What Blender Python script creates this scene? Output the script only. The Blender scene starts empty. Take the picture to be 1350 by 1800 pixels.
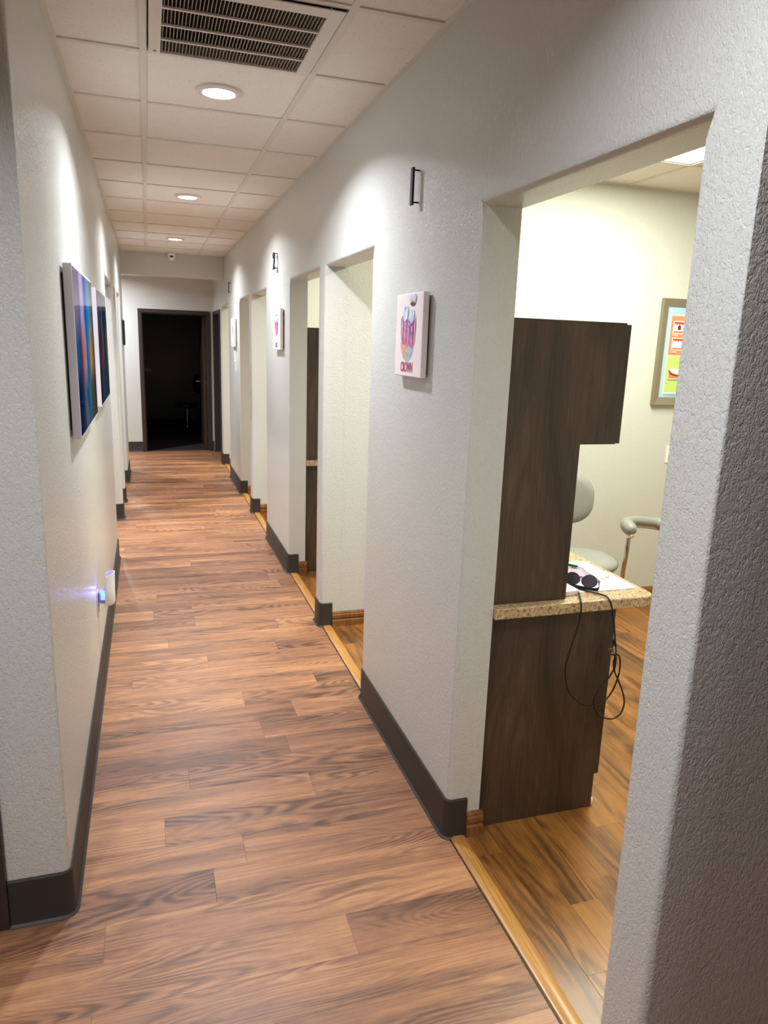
import bpy, bmesh, math, random
from mathutils import Vector, Matrix, noise as mnoise
random.seed(7)
PI = math.pi
scene = bpy.context.scene
COL = scene.collection

# ------------------------------------------------------------------ camera
F_PX, YAW, PITCH, ROLL, CAM_H = 1272.35, 0.3157, -0.2284, 0.0348, 1.6951
_f = Vector((math.sin(YAW)*math.cos(PITCH), math.cos(YAW)*math.cos(PITCH), math.sin(PITCH)))
_r = Vector((math.cos(YAW), -math.sin(YAW), 0))
_u = _r.cross(_f)
cam_r = _r*math.cos(ROLL) + _u*math.sin(ROLL)
cam_u = _u*math.cos(ROLL) - _r*math.sin(ROLL)
cam_loc = Vector((0, 0, CAM_H))
def px(x, y, **k):
    """point where the line of sight of a pixel of the 1350x1800 photo meets a real plane"""
    d = _f + cam_r*((x-675)/F_PX) - cam_u*((y-900)/F_PX)
    (a, v), = k.items(); i = 'XYZ'.index(a)
    return cam_loc + d*((v-cam_loc[i])/d[i])
cd = bpy.data.cameras.new('camera'); cam = bpy.data.objects.new('camera', cd); COL.objects.link(cam)
cd.sensor_fit = 'VERTICAL'; cd.sensor_height = 36; cd.lens = F_PX/1800*36; cd.clip_start = .02
M = Matrix((cam_r, cam_u, -_f)).transposed().to_4x4(); M.translation = cam_loc
cam.matrix_world = M
scene.camera = cam

# ------------------------------------------------------------------ dimensions
H = 2.672                       # ceiling
XL, XR, XR2 = -.277, .938, 1.062  # corridor faces, room side of right wall
YF = 11.34                      # far wall
OPH = 2.095                     # height of openings
OPEN = [(1.142, 2.045), (3.14, 4.05), (4.19, 5.11), (6.17, 7.09), (7.25, 8.05), (9.15, 10.03)]
PART = [(1.005, 1.142), (4.05, 4.19), (7.09, 7.25), (10.03, 10.17)]
LOPEN = [(5.80, 7.05), (7.2, 7.78), (7.95, 8.87)]

# ------------------------------------------------------------------ material helpers
def srgb(r, g, b):
    return tuple(((c/255)/12.92 if c/255 <= .04045 else ((c/255+.055)/1.055)**2.4) for c in (r, g, b)) + (1,)
class NT:
    def __init__(s, name):
        s.m = bpy.data.materials.new(name); s.m.use_nodes = True
        s.nt = s.m.node_tree; s.b = s.nt.nodes['Principled BSDF']
    def n(s, t, **k):
        o = s.nt.nodes.new(t)
        for a, v in k.items():
            if a.startswith('i_'):
                key = a[2:]; key = int(key) if key.isdigit() else key.replace('_', ' ')
                if isinstance(v, bpy.types.NodeSocket): s.nt.links.new(v, o.inputs[key])
                else: o.inputs[key].default_value = v
            else: setattr(o, a, v)
        return o
    def l(s, a, b): s.nt.links.new(a, b)
    def math(s, op, a, b=None, c=None):
        o = s.n('ShaderNodeMath', operation=op)
        for i, v in enumerate((a, b, c)):
            if v is None: continue
            if isinstance(v, bpy.types.NodeSocket): s.l(v, o.inputs[i])
            else: o.inputs[i].default_value = v
        return o.outputs[0]
    def vec(s, x, y, z):
        o = s.n('ShaderNodeCombineXYZ')
        for i, v in enumerate((x, y, z)):
            if isinstance(v, bpy.types.NodeSocket): s.l(v, o.inputs[i])
            else: o.inputs[i].default_value = v
        return o.outputs[0]
    def xyz(s):
        t = s.n('ShaderNodeTexCoord'); q = s.n('ShaderNodeSeparateXYZ'); s.l(t.outputs['Object'], q.inputs[0])
        return t.outputs['Object'], q.outputs[0], q.outputs[1], q.outputs[2]
    def noise(s, v, scale, detail=2, rough=.5, dist=0):
        o = s.n('ShaderNodeTexNoise'); s.l(v, o.inputs['Vector'])
        o.inputs['Scale'].default_value = scale; o.inputs['Detail'].default_value = detail
        o.inputs['Roughness'].default_value = rough; o.inputs['Distortion'].default_value = dist
        return o.outputs['Fac']
    def ramp(s, fac, stops, interp='LINEAR'):
        o = s.n('ShaderNodeValToRGB'); s.l(fac, o.inputs[0]); cr = o.color_ramp; cr.interpolation = interp
        while len(cr.elements) < len(stops): cr.elements.new(.5)
        for e, (p, c) in zip(cr.elements, stops):
            e.position = p; e.color = c if len(c) == 4 else tuple(c)+(1,)
        return o.outputs[0]
    def mix(s, fac, a, b, mode='MIX'):
        o = s.n('ShaderNodeMix', data_type='RGBA', blend_type=mode)
        for i, v in ((0, fac), (6, a), (7, b)):
            if isinstance(v, bpy.types.NodeSocket): s.l(v, o.inputs[i])
            else: o.inputs[i].default_value = v
        return o.outputs[2]
    def bump(s, h, strength, dist):
        o = s.n('ShaderNodeBump'); s.l(h, o.inputs['Height'])
        o.inputs['Strength'].default_value = strength; o.inputs['Distance'].default_value = dist
        s.l(o.outputs[0], s.b.inputs['Normal'])
    def set(s, col=None, rough=None, metal=None, spec=None, coat=None, coat_rough=None):
        for key, v in (('Base Color', col), ('Roughness', rough), ('Metallic', metal), ('Specular IOR Level', spec), ('Coat Weight', coat), ('Coat Roughness', coat_rough)):
            if v is None: continue
            if isinstance(v, bpy.types.NodeSocket): s.l(v, s.b.inputs[key])
            else: s.b.inputs[key].default_value = v
        return s.m
def plain(name, col, rough=.5, metal=0, bump=None, coat=None, vary=.06):
    t = NT(name); v, x, y, z = t.xyz()
    n = t.noise(v, 9, 3)
    c2 = tuple(c*(1-vary*2) for c in col[:3])+(1,)
    t.set(t.mix(n, col, c2), rough, metal, coat=coat)
    if bump: t.bump(t.noise(v, bump[0], 2), bump[1], bump[2])
    return t.m
def emit(name, col, strength):
    t = NT(name); t.set(col, .4)
    t.b.inputs['Emission Color'].default_value = col; t.b.inputs['Emission Strength'].default_value = strength
    return t.m

def paint(name, col, bs=.5):
    t = NT(name); v, x, y, z = t.xyz()
    # hand-textured drywall: stretched knock-down strokes under satin paint
    w = t.n('ShaderNodeVectorMath', operation='MULTIPLY'); t.l(v, w.inputs[0]); w.inputs[1].default_value = (1, 1, .62)
    a = t.noise(w.outputs[0], 120, 3, .6, .9)
    a2 = t.math('SMOOTH_MIN', a, .56, .1)
    b = t.noise(v, 330, 2, .5)
    h = t.math('ADD', t.math('MULTIPLY', a2, 1.0), t.math('MULTIPLY', b, .16))
    big = t.noise(v, 2.2, 2)
    c = t.mix(t.math('MULTIPLY', big, .35), col, tuple(q*.93 for q in col[:3])+(1,))
    t.set(c, .25, spec=.5)
    t.bump(h, bs, .0075)
    return t.m
MP = paint('wall_paint', srgb(214, 213, 205), .6)
MP_shade = paint('wall_paint_shaded', srgb(92, 94, 92), .3)  # wall paint darkened, the lack of light is put into the colour

def planks(name, along, width, length, off, cols, rough, ring=40, tone=.5, off2=0.0):
    t = NT(name); v, x, y, z = t.xyz()
    a, c = (x, y) if along == 'x' else (y, x)          # a = along the board, c = across
    cy = t.math('DIVIDE', t.math('SUBTRACT', c, off), width)
    row = t.math('FLOOR', cy); fy = t.math('FRACT', cy)
    wn = t.n('ShaderNodeTexWhiteNoise', noise_dimensions='1D'); t.l(row, wn.inputs['W'])
    ax = t.math('ADD', t.math('DIVIDE', t.math('ADD', a, off2), length), wn.outputs['Value'])
    colm = t.math('FLOOR', ax); fx = t.math('FRACT', ax)
    w2 = t.n('ShaderNodeTexWhiteNoise', noise_dimensions='2D'); t.l(t.vec(row, colm, 0), w2.inputs['Vector'])
    rid = w2.outputs['Value']
    sh = t.math('MULTIPLY', rid, 53.7)
    n1 = t.noise(t.vec(t.math('ADD', t.math('MULTIPLY', a, .9), sh), t.math('ADD', t.math('MULTIPLY', c, 5.5), sh), rid), 1.0, 1.5, .4, .3)
    n0 = t.noise(t.vec(t.math('ADD', t.math('MULTIPLY', a, 9), sh), t.math('MULTIPLY', c, 30), rid), 1.0, 2, .5)
    ph = t.math('ADD', t.math('MULTIPLY', n1, ring), t.math('MULTIPLY', n0, 5.0))
    rings = t.math('POWER', t.math('ADD', t.math('MULTIPLY', t.math('SINE', ph), .5), .5), 1.2)
    amp = t.noise(t.vec(t.math('ADD', t.math('MULTIPLY', a, 1.5), sh), t.math('MULTIPLY', c, 8), 4.2), 1.0, 2, .5)
    amp = t.ramp(amp, [(.38, (0, 0, 0, 1)), (.62, (1, 1, 1, 1))])
    rings = t.math('MULTIPLY', rings, amp)
    n2 = t.noise(t.vec(t.math('ADD', t.math('MULTIPLY', a, 7), sh), t.math('MULTIPLY', c, 260), rid), 1.0, 3, .65)
    n3 = t.noise(t.vec(t.math('ADD', t.math('MULTIPLY', a, 1.0), sh), t.math('ADD', t.math('MULTIPLY', c, 11), sh), rid), 1.0, 4, .6, .25)
    n4 = t.noise(t.vec(t.math('MULTIPLY', a, 26), t.math('MULTIPLY', c, 40), rid), 1, 3, .6)
    f = t.math('ADD', t.math('MULTIPLY', n3, .85), t.math('MULTIPLY', rid, tone*.42))
    f = t.math('ADD', f, t.math('MULTIPLY', rings, -.24))
    f = t.math('ADD', f, t.math('MULTIPLY', n2, .46))
    f = t.math('ADD', f, t.math('MULTIPLY', n4, .12))
    f = t.math('SUBTRACT', f, .36)
    base = t.ramp(f, cols)
    ey = t.math('MINIMUM', fy, t.math('SUBTRACT', 1, fy)); ex = t.math('MINIMUM', fx, t.math('SUBTRACT', 1, fx))
    seam = t.math('MINIMUM', t.math('DIVIDE', t.math('MULTIPLY', ey, width), .0012), t.math('DIVIDE', t.math('MULTIPLY', ex, length), .0014))
    seam = t.math('MINIMUM', seam, 1.0)
    base = t.mix(seam, t.mix(.55, base, (.03, .015, .01, 1)), base)
    t.set(base, t.math('ADD', rough, t.math('MULTIPLY', n2, .12)), spec=.5)
    hh = t.math('ADD', t.math('MULTIPLY', n2, .5), t.math('ADD', t.math('MULTIPLY', rings, .35), seam))
    t.bump(hh, .22, .0012)
    return t.m
MF = planks('corridor_vinyl_plank', 'x', .152, 1.22, 1.648,
            [(.0, srgb(68, 44, 33)), (.24, srgb(118, 80, 58)), (.48, srgb(168, 116, 80)), (.70, srgb(206, 150, 102)), (1, srgb(232, 188, 142))], .36, ring=200)
MF2 = planks('room_laminate_plank', 'y', .10, .92, 1.0,
            [(.0, srgb(66, 40, 22)), (.28, srgb(112, 72, 36)), (.5, srgb(158, 104, 48)), (.72, srgb(186, 126, 60)), (1, srgb(204, 148, 80))], .26, ring=70, off2=.3)
M_carpet = plain('dark_room_floor', srgb(40, 27, 25), .85, bump=(300, .5, .003))

def laminate(name, dark, mid, light):
    t = NT(name); v, x, y, z = t.xyz()
    h = t.math('ADD', x, y)
    n1 = t.noise(t.vec(t.math('MULTIPLY', h, 6), t.math('MULTIPLY', z, 1.3), 3.1), 1, 3, .5, 1.2)
    n2 = t.noise(t.vec(t.math('MULTIPLY', h, 120), t.math('MULTIPLY', z, 4), 1.7), 1, 3, .6)
    ring = t.math('ADD', t.math('MULTIPLY', t.math('SINE', t.math('MULTIPLY', n1, 60)), .5), .5)
    f = t.math('ADD', t.math('MULTIPLY', n1, .6), t.math('MULTIPLY', n2, .35))
    f = t.math('ADD', f, t.math('MULTIPLY', t.math('POWER', ring, 3), .06))
    t.set(t.ramp(f, [(.25, dark), (.5, mid), (.78, light)]), .38, spec=.4)
    t.bump(n2, .1, .001)
    return t.m
M_cab = laminate('walnut_laminate', srgb(46, 35, 28), srgb(71, 55, 43), srgb(98, 78, 61))
def counter_mat():
    t = NT('speckled_laminate'); v, x, y, z = t.xyz()
    n = t.noise(v, 95, 4, .7, .9); n2 = t.noise(v, 38, 3, .6, 1.5); n3 = t.noise(v, 230, 2, .6)
    c = t.ramp(n, [(.30, srgb(66, 44, 34)), (.42, srgb(150, 112, 78)), (.5, srgb(206, 176, 134)), (.62, srgb(226, 202, 164)), (.75, srgb(160, 140, 112))])
    c = t.mix(t.ramp(n2, [(.52, (0, 0, 0, 1)), (.64, (.7, .7, .7, 1))]), c, srgb(176, 138, 96))
    c = t.mix(t.ramp(n3, [(.28, (1, 1, 1, 1)), (.36, (0, 0, 0, 1))]), c, srgb(52, 38, 32))
    return t.set(c, .28, spec=.5)
M_counter = counter_mat()
def tile_mat():
    t = NT('mineral_fibre_tile'); v, x, y, z = t.xyz()
    n = t.noise(v, 210, 2, .6, .6); n2 = t.noise(v, 90, 2, .5, 1.0); n3 = t.noise(v, 14, 3)
    pit = t.ramp(t.math('ADD', t.math('MULTIPLY', n, .62), t.math('MULTIPLY', n2, .38)), [(.33, (1, 1, 1, 1)), (.375, (0, 0, 0, 1))])
    base = t.mix(n3, srgb(240, 234, 224), srgb(234, 227, 216))
    t.set(t.mix(pit, base, srgb(150, 132, 114)), .9, spec=.15)
    t.bump(t.math('SUBTRACT', 1.0, pit), .35, .002)
    return t.m
M_tile = tile_mat()
M_grid = plain('grid_enamel', srgb(224, 218, 206), .5, vary=.02)
M_vent = plain('vent_enamel', srgb(226, 218, 208), .42, vary=.02)
M_fin = plain('dusty_fin', srgb(176, 162, 144), .7, vary=.15)
M_filter = plain('dusty_filter', srgb(96, 88, 82), .95, bump=(60, .6, .01), vary=.3)
M_base = plain('dark_rubber', srgb(54, 47, 41), .55, vary=.04)
M_frame = plain('espresso_frame', srgb(58, 47, 42), .42, vary=.05)
M_trimwood = laminate('stained_wood_trim', srgb(88, 54, 26), srgb(130, 84, 42), srgb(178, 126, 74))
def strip_mat():
    t = NT('honey_oak_strip'); v, x, y, z = t.xyz()
    n = t.noise(t.vec(t.math('MULTIPLY', x, 160), t.math('MULTIPLY', y, 5), 0), 1, 3)
    return t.set(t.ramp(n, [(.3, srgb(170, 116, 50)), (.7, srgb(206, 150, 80))]), .3, spec=.5)
M_strip = strip_mat()
M_black = plain('black_paint', srgb(14, 14, 15), .5, vary=.02)
M_white = plain('white_plastic', srgb(244, 243, 240), .35, vary=.02)
M_cream = plain('cream_plastic', srgb(222, 208, 184), .4, vary=.02)
M_canvas_side = plain('canvas_wrap', srgb(246, 231, 227), .7, bump=(500, .3, .001), vary=.02)
M_chrome = plain('chrome', srgb(196, 190, 184), .14, 1.0, vary=.02)
M_steel = plain('brushed_steel', srgb(150, 145, 138), .3, 1.0, vary=.05)
M_uph = plain('grey_vinyl', srgb(154, 154, 148), .42, bump=(260, .12, .001), vary=.03)
M_uph_d = plain('black_vinyl', srgb(26, 26, 30), .35, bump=(260, .12, .001), vary=.03)
M_green = plain('green_silicone', srgb(10, 140, 52), .4, vary=.03)
M_paper = plain('white_paper', srgb(240, 238, 244), .6, vary=.01)
M_pinkp = plain('lilac_card', srgb(196, 170, 200), .6, vary=.02)
M_cable = plain('black_cable', srgb(20, 19, 20), .32, vary=.02)
M_blue = plain('blue_label', srgb(120, 170, 220), .4, vary=.02)
M_lens = plain('smoked_lens', srgb(88, 82, 94), .08, coat=.6, vary=.02)
M_pframe = plain('champagne_frame', srgb(150, 140, 116), .35, .35, vary=.04)

# ------------------------------------------------------------------ mesh helpers
def finish(name, bm, mats, parent=None, smooth=None, bevel=None):
    me = bpy.data.meshes.new(name)
    bmesh.ops.recalc_face_normals(bm, faces=bm.faces[:])
    bm.to_mesh(me); bm.free()
    for m in (mats if isinstance(mats, (list, tuple)) else [mats]): me.materials.append(m)
    o = bpy.data.objects.new(name, me); COL.objects.link(o)
    if smooth is not None:
        for p in me.polygons: p.use_smooth = True
        if smooth < 180:
            me.set_sharp_from_angle(angle=math.radians(smooth))
    if bevel:
        b = o.modifiers.new('bevel', 'BEVEL'); b.width = bevel; b.segments = 2; b.limit_method = 'ANGLE'; b.angle_limit = math.radians(40)
    if parent: o.parent = parent
    return o
def B(): return bmesh.new()
def box(bm, x0, x1, y0, y1, z0, z1, mi=0):
    v = [bm.verts.new((x, y, z)) for x in (x0, x1) for y in (y0, y1) for z in (z0, z1)]
    for q in ((0,1,3,2), (4,6,7,5), (0,4,5,1), (2,3,7,6), (0,2,6,4), (1,5,7,3)):
        f = bm.faces.new([v[i] for i in q]); f.material_index = mi
def prism(bm, pts, axis, a0, a1, mi=0):
    """outline pts extruded along an axis; pts are the two other coordinates in order"""
    def P(p, a):
        return {'x': (a, p[0], p[1]), 'y': (p[0], a, p[1]), 'z': (p[0], p[1], a)}[axis]
    A = [bm.verts.new(P(p, a0)) for p in pts]; C = [bm.verts.new(P(p, a1)) for p in pts]
    n = len(pts)
    fs = [bm.faces.new(A), bm.faces.new(C[::-1])]
    for i in range(n): fs.append(bm.faces.new((A[i], C[i], C[(i+1) % n], A[(i+1) % n])))
    for f in fs: f.material_index = mi
def lathe(bm, prof, n=24, c=(0, 0, 0), mat4=None, mi=0, cap=True):
    rings = []
    for r, z in prof:
        rg = []
        for k in range(n):
            a = 2*PI*k/n; p = Vector((r*math.cos(a), r*math.sin(a), z))
            if mat4: p = mat4 @ p
            rg.append(bm.verts.new(p+Vector(c)))
        rings.append(rg)
    for a, b in zip(rings, rings[1:]):
        for k in range(n):
            f = bm.faces.new((a[k], a[(k+1) % n], b[(k+1) % n], b[k])); f.material_index = mi
    if cap:
        for rg in (rings[0], rings[-1]):
            f = bm.faces.new(rg); f.material_index = mi
def catmull(P, sub=8, closed=False):
    P = [Vector(p) for p in P]; out = []
    n = len(P)
    for i in range(n-1):
        p0 = P[max(i-1, 0)]; p1 = P[i]; p2 = P[i+1]; p3 = P[min(i+2, n-1)]
        for k in range(sub):
            t = k/sub
            out.append(.5*((2*p1)+(p2-p0)*t+(2*p0-5*p1+4*p2-p3)*t*t+(3*p1-p0-3*p2+p3)*t**3))
    out.append(P[-1]); return out
def tube(bm, pts, r, n=10, mi=0, radii=None):
    pts = [Vector(p) for p in pts]; rings = []; up = None
    for i, p in enumerate(pts):
        t = (pts[min(i+1, len(pts)-1)]-pts[max(i-1, 0)]).normalized()
        if up is None:
            up = t.orthogonal().normalized()
        up = (up - t*up.dot(t)).normalized(); s = t.cross(up)
        rr = radii[i] if radii else r
        rings.append([bm.verts.new(p+(up*math.cos(2*PI*k/n)+s*math.sin(2*PI*k/n))*rr) for k in range(n)])
    for a, b in zip(rings, rings[1:]):
        for k in range(n):
            f = bm.faces.new((a[k], a[(k+1) % n], b[(k+1) % n], b[k])); f.material_index = mi
    for rg in (rings[0], rings[-1]):
        f = bm.faces.new(rg); f.material_index = mi
def tag(o, label=None, cat=None, group=None, kind=None):
    if label: o['label'] = label
    if cat: o['category'] = cat
    if group: o['group'] = group
    if kind: o['kind'] = kind
    return o
def thing(name, loc, label, cat, group=None, rz=0):
    o = bpy.data.objects.new(name, None); COL.objects.link(o); o.location = loc; o.rotation_euler[2] = rz
    o.empty_display_size = .05
    return tag(o, label, cat, group)
def part(name, bm, m, root, smooth=None, bevel=None):
    """mesh written in the local space of its root"""
    return finish(name, bm, m, root, smooth, bevel)
def wpart(name, bm, m, root, smooth=None, bevel=None, org=None):
    """mesh written in world space, moved into the local space of its (unrotated) root"""
    l = Vector(org if org is not None else root.location)
    bmesh.ops.translate(bm, verts=bm.verts[:], vec=-l)
    return finish(name, bm, m, root, smooth, bevel)
def struct(name, bm, m, smooth=None, label=None, bevel=None):
    return tag(finish(name, bm, m, None, smooth, bevel), label, None, None, 'structure')

# ------------------------------------------------------------------ walls with openings and rounded corners
def wall_grid(name, mp, cuts, zs, solid, rnd, label, m=MP, end0=False, end1=False, r=.022):
    """mp(a, z, side) -> xyz; side 0 is the corridor face. rnd: round the corridor-side edges."""
    bm = B(); V = {}
    def v(i, j, s):
        if (i, j, s) not in V: V[(i, j, s)] = bm.verts.new(mp(cuts[i], zs[j], s))
        return V[(i, j, s)]
    ni, nj = len(cuts)-1, len(zs)-1
    S = lambda i, j: 0 <= i < ni and 0 <= j < nj and solid(cuts[i], cuts[i+1], zs[j], zs[j+1])
    rim = []
    for i in range(ni):
        for j in range(nj):
            if not S(i, j): continue
            for s in (0, 1): bm.faces.new((v(i, j, s), v(i+1, j, s), v(i+1, j+1, s), v(i, j+1, s)))
            for di, dj, a, b in ((-1, 0, (i, j), (i, j+1)), (1, 0, (i+1, j), (i+1, j+1)), (0, -1, (i, j), (i+1, j)), (0, 1, (i, j+1), (i+1, j+1))):
                if S(i+di, j+dj): continue
                bm.faces.new((v(*a, 0), v(*b, 0), v(*b, 1), v(*a, 1)))
                if (dj == -1 and j == 0) or (dj == 1 and j == nj-1): continue
                if di == -1 and i == 0 and not end0: continue
                if di == 1 and i == ni-1 and not end1: continue
                rim.append((v(*a, 0), v(*b, 0)))
    if rnd:
        es = [e for e in (bm.edges.get(p) for p in rim) if e]
        bmesh.ops.bevel(bm, geom=es, offset=r, offset_type='OFFSET', segments=5, profile=.5, affect='EDGES', clamp_overlap=True)
    return struct(name, bm, m, smooth=35, label=label)

def solid_right(y0, y1, z0, z1):
    y, z = (y0+y1)/2, (z0+z1)/2
    if any(a < y < b for a, b in OPEN) and z < OPH: return False
    if 10.27 < y < 11.25 and z < 2.06: return False
    return True
cuts = sorted({1.005, YF, 10.27, 11.25} | {v for o in OPEN for v in o})
wall_grid('wall_right', lambda a, z, s: (XR if s == 0 else XR2, a, z), cuts, [0, 2.06, OPH, H+.03], solid_right, True,
          'long textured grey wall with open doorways along the right of the corridor', end0=True)
def solid_left(y0, y1, z0, z1):
    y, z = (y0+y1)/2, (z0+z1)/2
    return not (any(a < y < b for a, b in LOPEN) and z < 2.11)
cuts = sorted({2.02, 9.70} | {v for o in LOPEN for v in o})
wall_grid('wall_left', lambda a, z, s: (XL if s == 0 else -.443, a, z), cuts, [0, 2.11, H+.03], solid_left, True,
          'textured grey wall along the left of the corridor', end0=True, end1=True)
wall_grid('wall_far', lambda a, z, s: (a, YF if s == 0 else YF+.12, z), [-3.2, -.095, .87, 3.4], [0, 2.045, H+.03],
          lambda a, b, c, d: not (a > -.2 and b < .9 and d < 2.1), False, 'grey wall at the far end of the corridor')
bm = B(); box(bm, XL+.001, XR-.001, 9.68, 9.84, 2.405, H+.02)
bmesh.ops.bevel(bm, geom=[e for e in bm.edges if abs(e.verts[0].co.z-2.405) < 1e-4 and abs(e.verts[1].co.z-2.405) < 1e-4 and abs(e.verts[0].co.y-e.verts[1].co.y) < 1e-4], offset=.02, segments=4, profile=.5, affect='EDGES')
struct('wall_header', bm, MP, 35, 'low grey beam crossing the corridor before the dark doorway')
for i, (a, b) in enumerate(PART):
    bm = B(); box(bm, XR2-.0005, 4.4, a, b, 0, H+.02)
    struct('wall_partition', bm, MP, None, ['partition wall right beside the camera', 'partition wall behind the grey stool', 'partition wall between the second and third rooms', 'partition wall of the last room'][i])
bm = B(); box(bm, 4.4, 4.5, .9, YF+.1, 0, H+.02); struct('wall_rooms_back', bm, MP)
# wall above and around the door at the near left, facing the camera
bm = B(); box(bm, -1.45, -.4435, 2.02, 2.14, 2.07, H+.02); box(bm, -2.2, -1.45, 2.02, 2.14, 0, H+.02)
struct('wall_near_left', bm, MP)
# the lobby behind the camera and the side hall on the left
bm = B(); box(bm, -2.3, -2.2, -2.6, 2.14, 0, H+.02); struct('wall_lobby_left', bm, MP)
bm = B(); box(bm, 4.4, 4.5, -2.6, .9, 0, H+.02); struct('wall_lobby_right', bm, MP)
bm = B(); box(bm, -2.3, 4.5, -2.7, -2.6, 0, H+.02); struct('wall_back', bm, MP)
bm = B(); box(bm, -3.3, -3.2, 2.14, YF+.1, 0, H+.02); struct('wall_side_hall', bm, MP)
bm = B(); box(bm, -3.2, -2.2, 2.02, 2.14, 0, H+.02); struct('wall_side_hall', bm, MP)
# dark room behind the far doorway
bm = B(); box(bm, -1.3, -1.2, YF+.12, 15.8, 0, H); struct('wall_dark_room_left', bm, MP_shade)
bm = B(); box(bm, -1.3, 3.0, 15.8, 15.9, 0, H); struct('wall_dark_room_back', bm, MP_shade)
bm = B(); box(bm, 2.9, 3.0, YF+.12, 15.8, 0, H); struct('wall_dark_room_right', bm, MP_shade)
bm = B(); box(bm, -1.3, 3.0, YF+.12, 15.9, H+.03, H+.1); struct('ceiling_dark_room', bm, MP_shade)
# closet behind the dark doorway on the right
bm = B(); box(bm, 2.2, 2.3, 10.17, YF, 0, H); struct('wall_closet', bm, MP_shade)

# floors
bm = B(); box(bm, -3.3, .98, -2.7, YF+.06, -.05, 0); struct('floor', bm, MF, None, 'brown wood-look vinyl planks running across the corridor')
bm = B(); box(bm, .98, 4.5, -2.7, .98, -.05, 0); struct('floor', bm, MF)
bm = B(); box(bm, .98, 4.5, .98, YF+.06, -.05, 0); struct('floor', bm, MF2, None, 'darker amber laminate planks inside the treatment rooms')
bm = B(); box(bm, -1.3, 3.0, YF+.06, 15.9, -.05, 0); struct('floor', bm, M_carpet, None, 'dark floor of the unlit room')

# ------------------------------------------------------------------ suspended ceiling
GX = [.023, .630]; GY = [2.995+.61*k for k in range(-10, 15)]
def ceiling(name, x0, x1, y0, y1, gx, gy, holes=(), label=None):
    bm = B()
    xs = [x0]+[g for g in gx if x0+.03 < g < x1-.03]+[x1]; ys = [y0]+[g for g in gy if y0+.03 < g < y1-.03]+[y1]
    w = .012
    for i in range(len(xs)-1):
        for j in range(len(ys)-1):
            a, b, c, d = xs[i]+(w if i else .02), xs[i+1]-(w if i < len(xs)-2 else .02), ys[j]+(w if j else .02), ys[j+1]-(w if j < len(ys)-2 else .02)
            if any(h[0]-.05 < a and b < h[1]+.05 and h[2]-.05 < c and d < h[3]+.05 for h in holes): continue
            z = H+.006
            v = [bm.verts.new(p) for p in ((a-.008, c-.008, z), (b+.008, c-.008, z), (b+.008, d+.008, z), (a-.008, d+.008, z))]
            bm.faces.new(v)
    box(bm, x0, x1, y0, y1, H+.09, H+.12)
    struct(name, bm, M_tile, None, label)
    bm = B()
    for g in xs[1:-1]: box(bm, g-w, g+w, y0, y1, H, H+.02)
    for g in ys[1:-1]:
        for i in range(len(xs)-1): box(bm, xs[i]+w, xs[i+1]-w, g-w, g+w, H+.0006, H+.02)
    for a, b in ((x0, x0+.02), (x1-.02, x1)): box(bm, a, b, y0, y1, H-.001, H+.02)
    for a, b in ((y0, y0+.02), (y1-.02, y1)): box(bm, x0+.02, x1-.02, a, b, H-.001, H+.02)
    struct('trim_1' if label else 'trim_2', bm, M_grid, None, None)
VENT = (.023, .630, 2.385, 2.995)
ceiling('ceiling', XL, XR, 1.0, 9.68, GX, GY, [VENT], 'suspended corridor ceiling of pitted off-white tiles')
ceiling('ceiling', -2.2, 4.4, -2.6, 1.0, [-1.80, -1.19, -.58, .023, .630, 1.24, 1.85, 2.46, 3.07, 3.68], GY)
ceiling('ceiling', -3.2, XR, 9.84, YF, [-2.4, -1.8, -1.19, -.58, .023, .630], [10.45, 11.06])
ceiling('ceiling', -3.2, -.443, 2.14, 9.84, [-2.4, -1.8, -1.19, -.58], GY)
PANEL = (2.19, 2.80)
for k, (a, b) in enumerate(((1.142, 4.05), (4.19, 7.09), (7.25, 10.03), (10.17, YF))):
    gy = [a+1.138+.61*q for q in (-1, 0, 2, 3)] if k < 3 else []
    ceiling('ceiling', XR2, 4.4, a, b, [1.58, 2.19, 2.80, 3.41, 4.02], gy, [(2.19, 2.80, a+1.138, a+2.358)] if k < 3 else [])

# ------------------------------------------------------------------ baseboards (profile swept along the wall)
def arc_path(pts, r):
    out = [Vector(pts[0])]
    for a, b, c in zip(pts, pts[1:], pts[2:]):
        a, b, c = Vector(a), Vector(b), Vector(c)
        u, w = (a-b).normalized(), (c-b).normalized()
        p, q = b+u*r, b+w*r
        for k in range(7):
            t = k/6; out.append((1-t)**2*p + 2*t*(1-t)*(b+(p-b)*.12+(q-b)*.12) + t*t*q)
    out.append(Vector(pts[-1])); return out
def sweep(bm, path, side, prof):
    n = len(path); rings = []
    for i, p in enumerate(path):
        if i == 0: t = (path[1]-path[0]).normalized(); m = 1
        elif i == n-1: t = (path[-1]-path[-2]).normalized(); m = 1
        else:
            t1 = (path[i]-path[i-1]).normalized(); t2 = (path[i+1]-path[i]).normalized(); t = (t1+t2).normalized(); m = 1/max(.5, t.dot(t1))
        nrm = Vector((-t.y, t.x))*side*m
        rings.append([bm.verts.new((p.x+nrm.x*d, p.y+nrm.y*d, z)) for d, z in prof])
    k = len(prof)
    for a, b in zip(rings, rings[1:]):
        for j in range(k): bm.faces.new((a[j], b[j], b[(j+1) % k], a[(j+1) % k]))
    bm.faces.new(rings[0]); bm.faces.new(rings[-1])
COVE = [(0, .15), (.005, .15), (.008, .146), (.008, .022), (.012, .008), (.019, .002), (.019, 0), (0, 0)]
MOULD = [(0, .092), (.007, .092), (.012, .084), (.012, .078), (.016, .072), (.016, .054), (.011, .048), (.011, .043), (.019, .038), (.019, 0), (0, 0)]
J = .073
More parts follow.
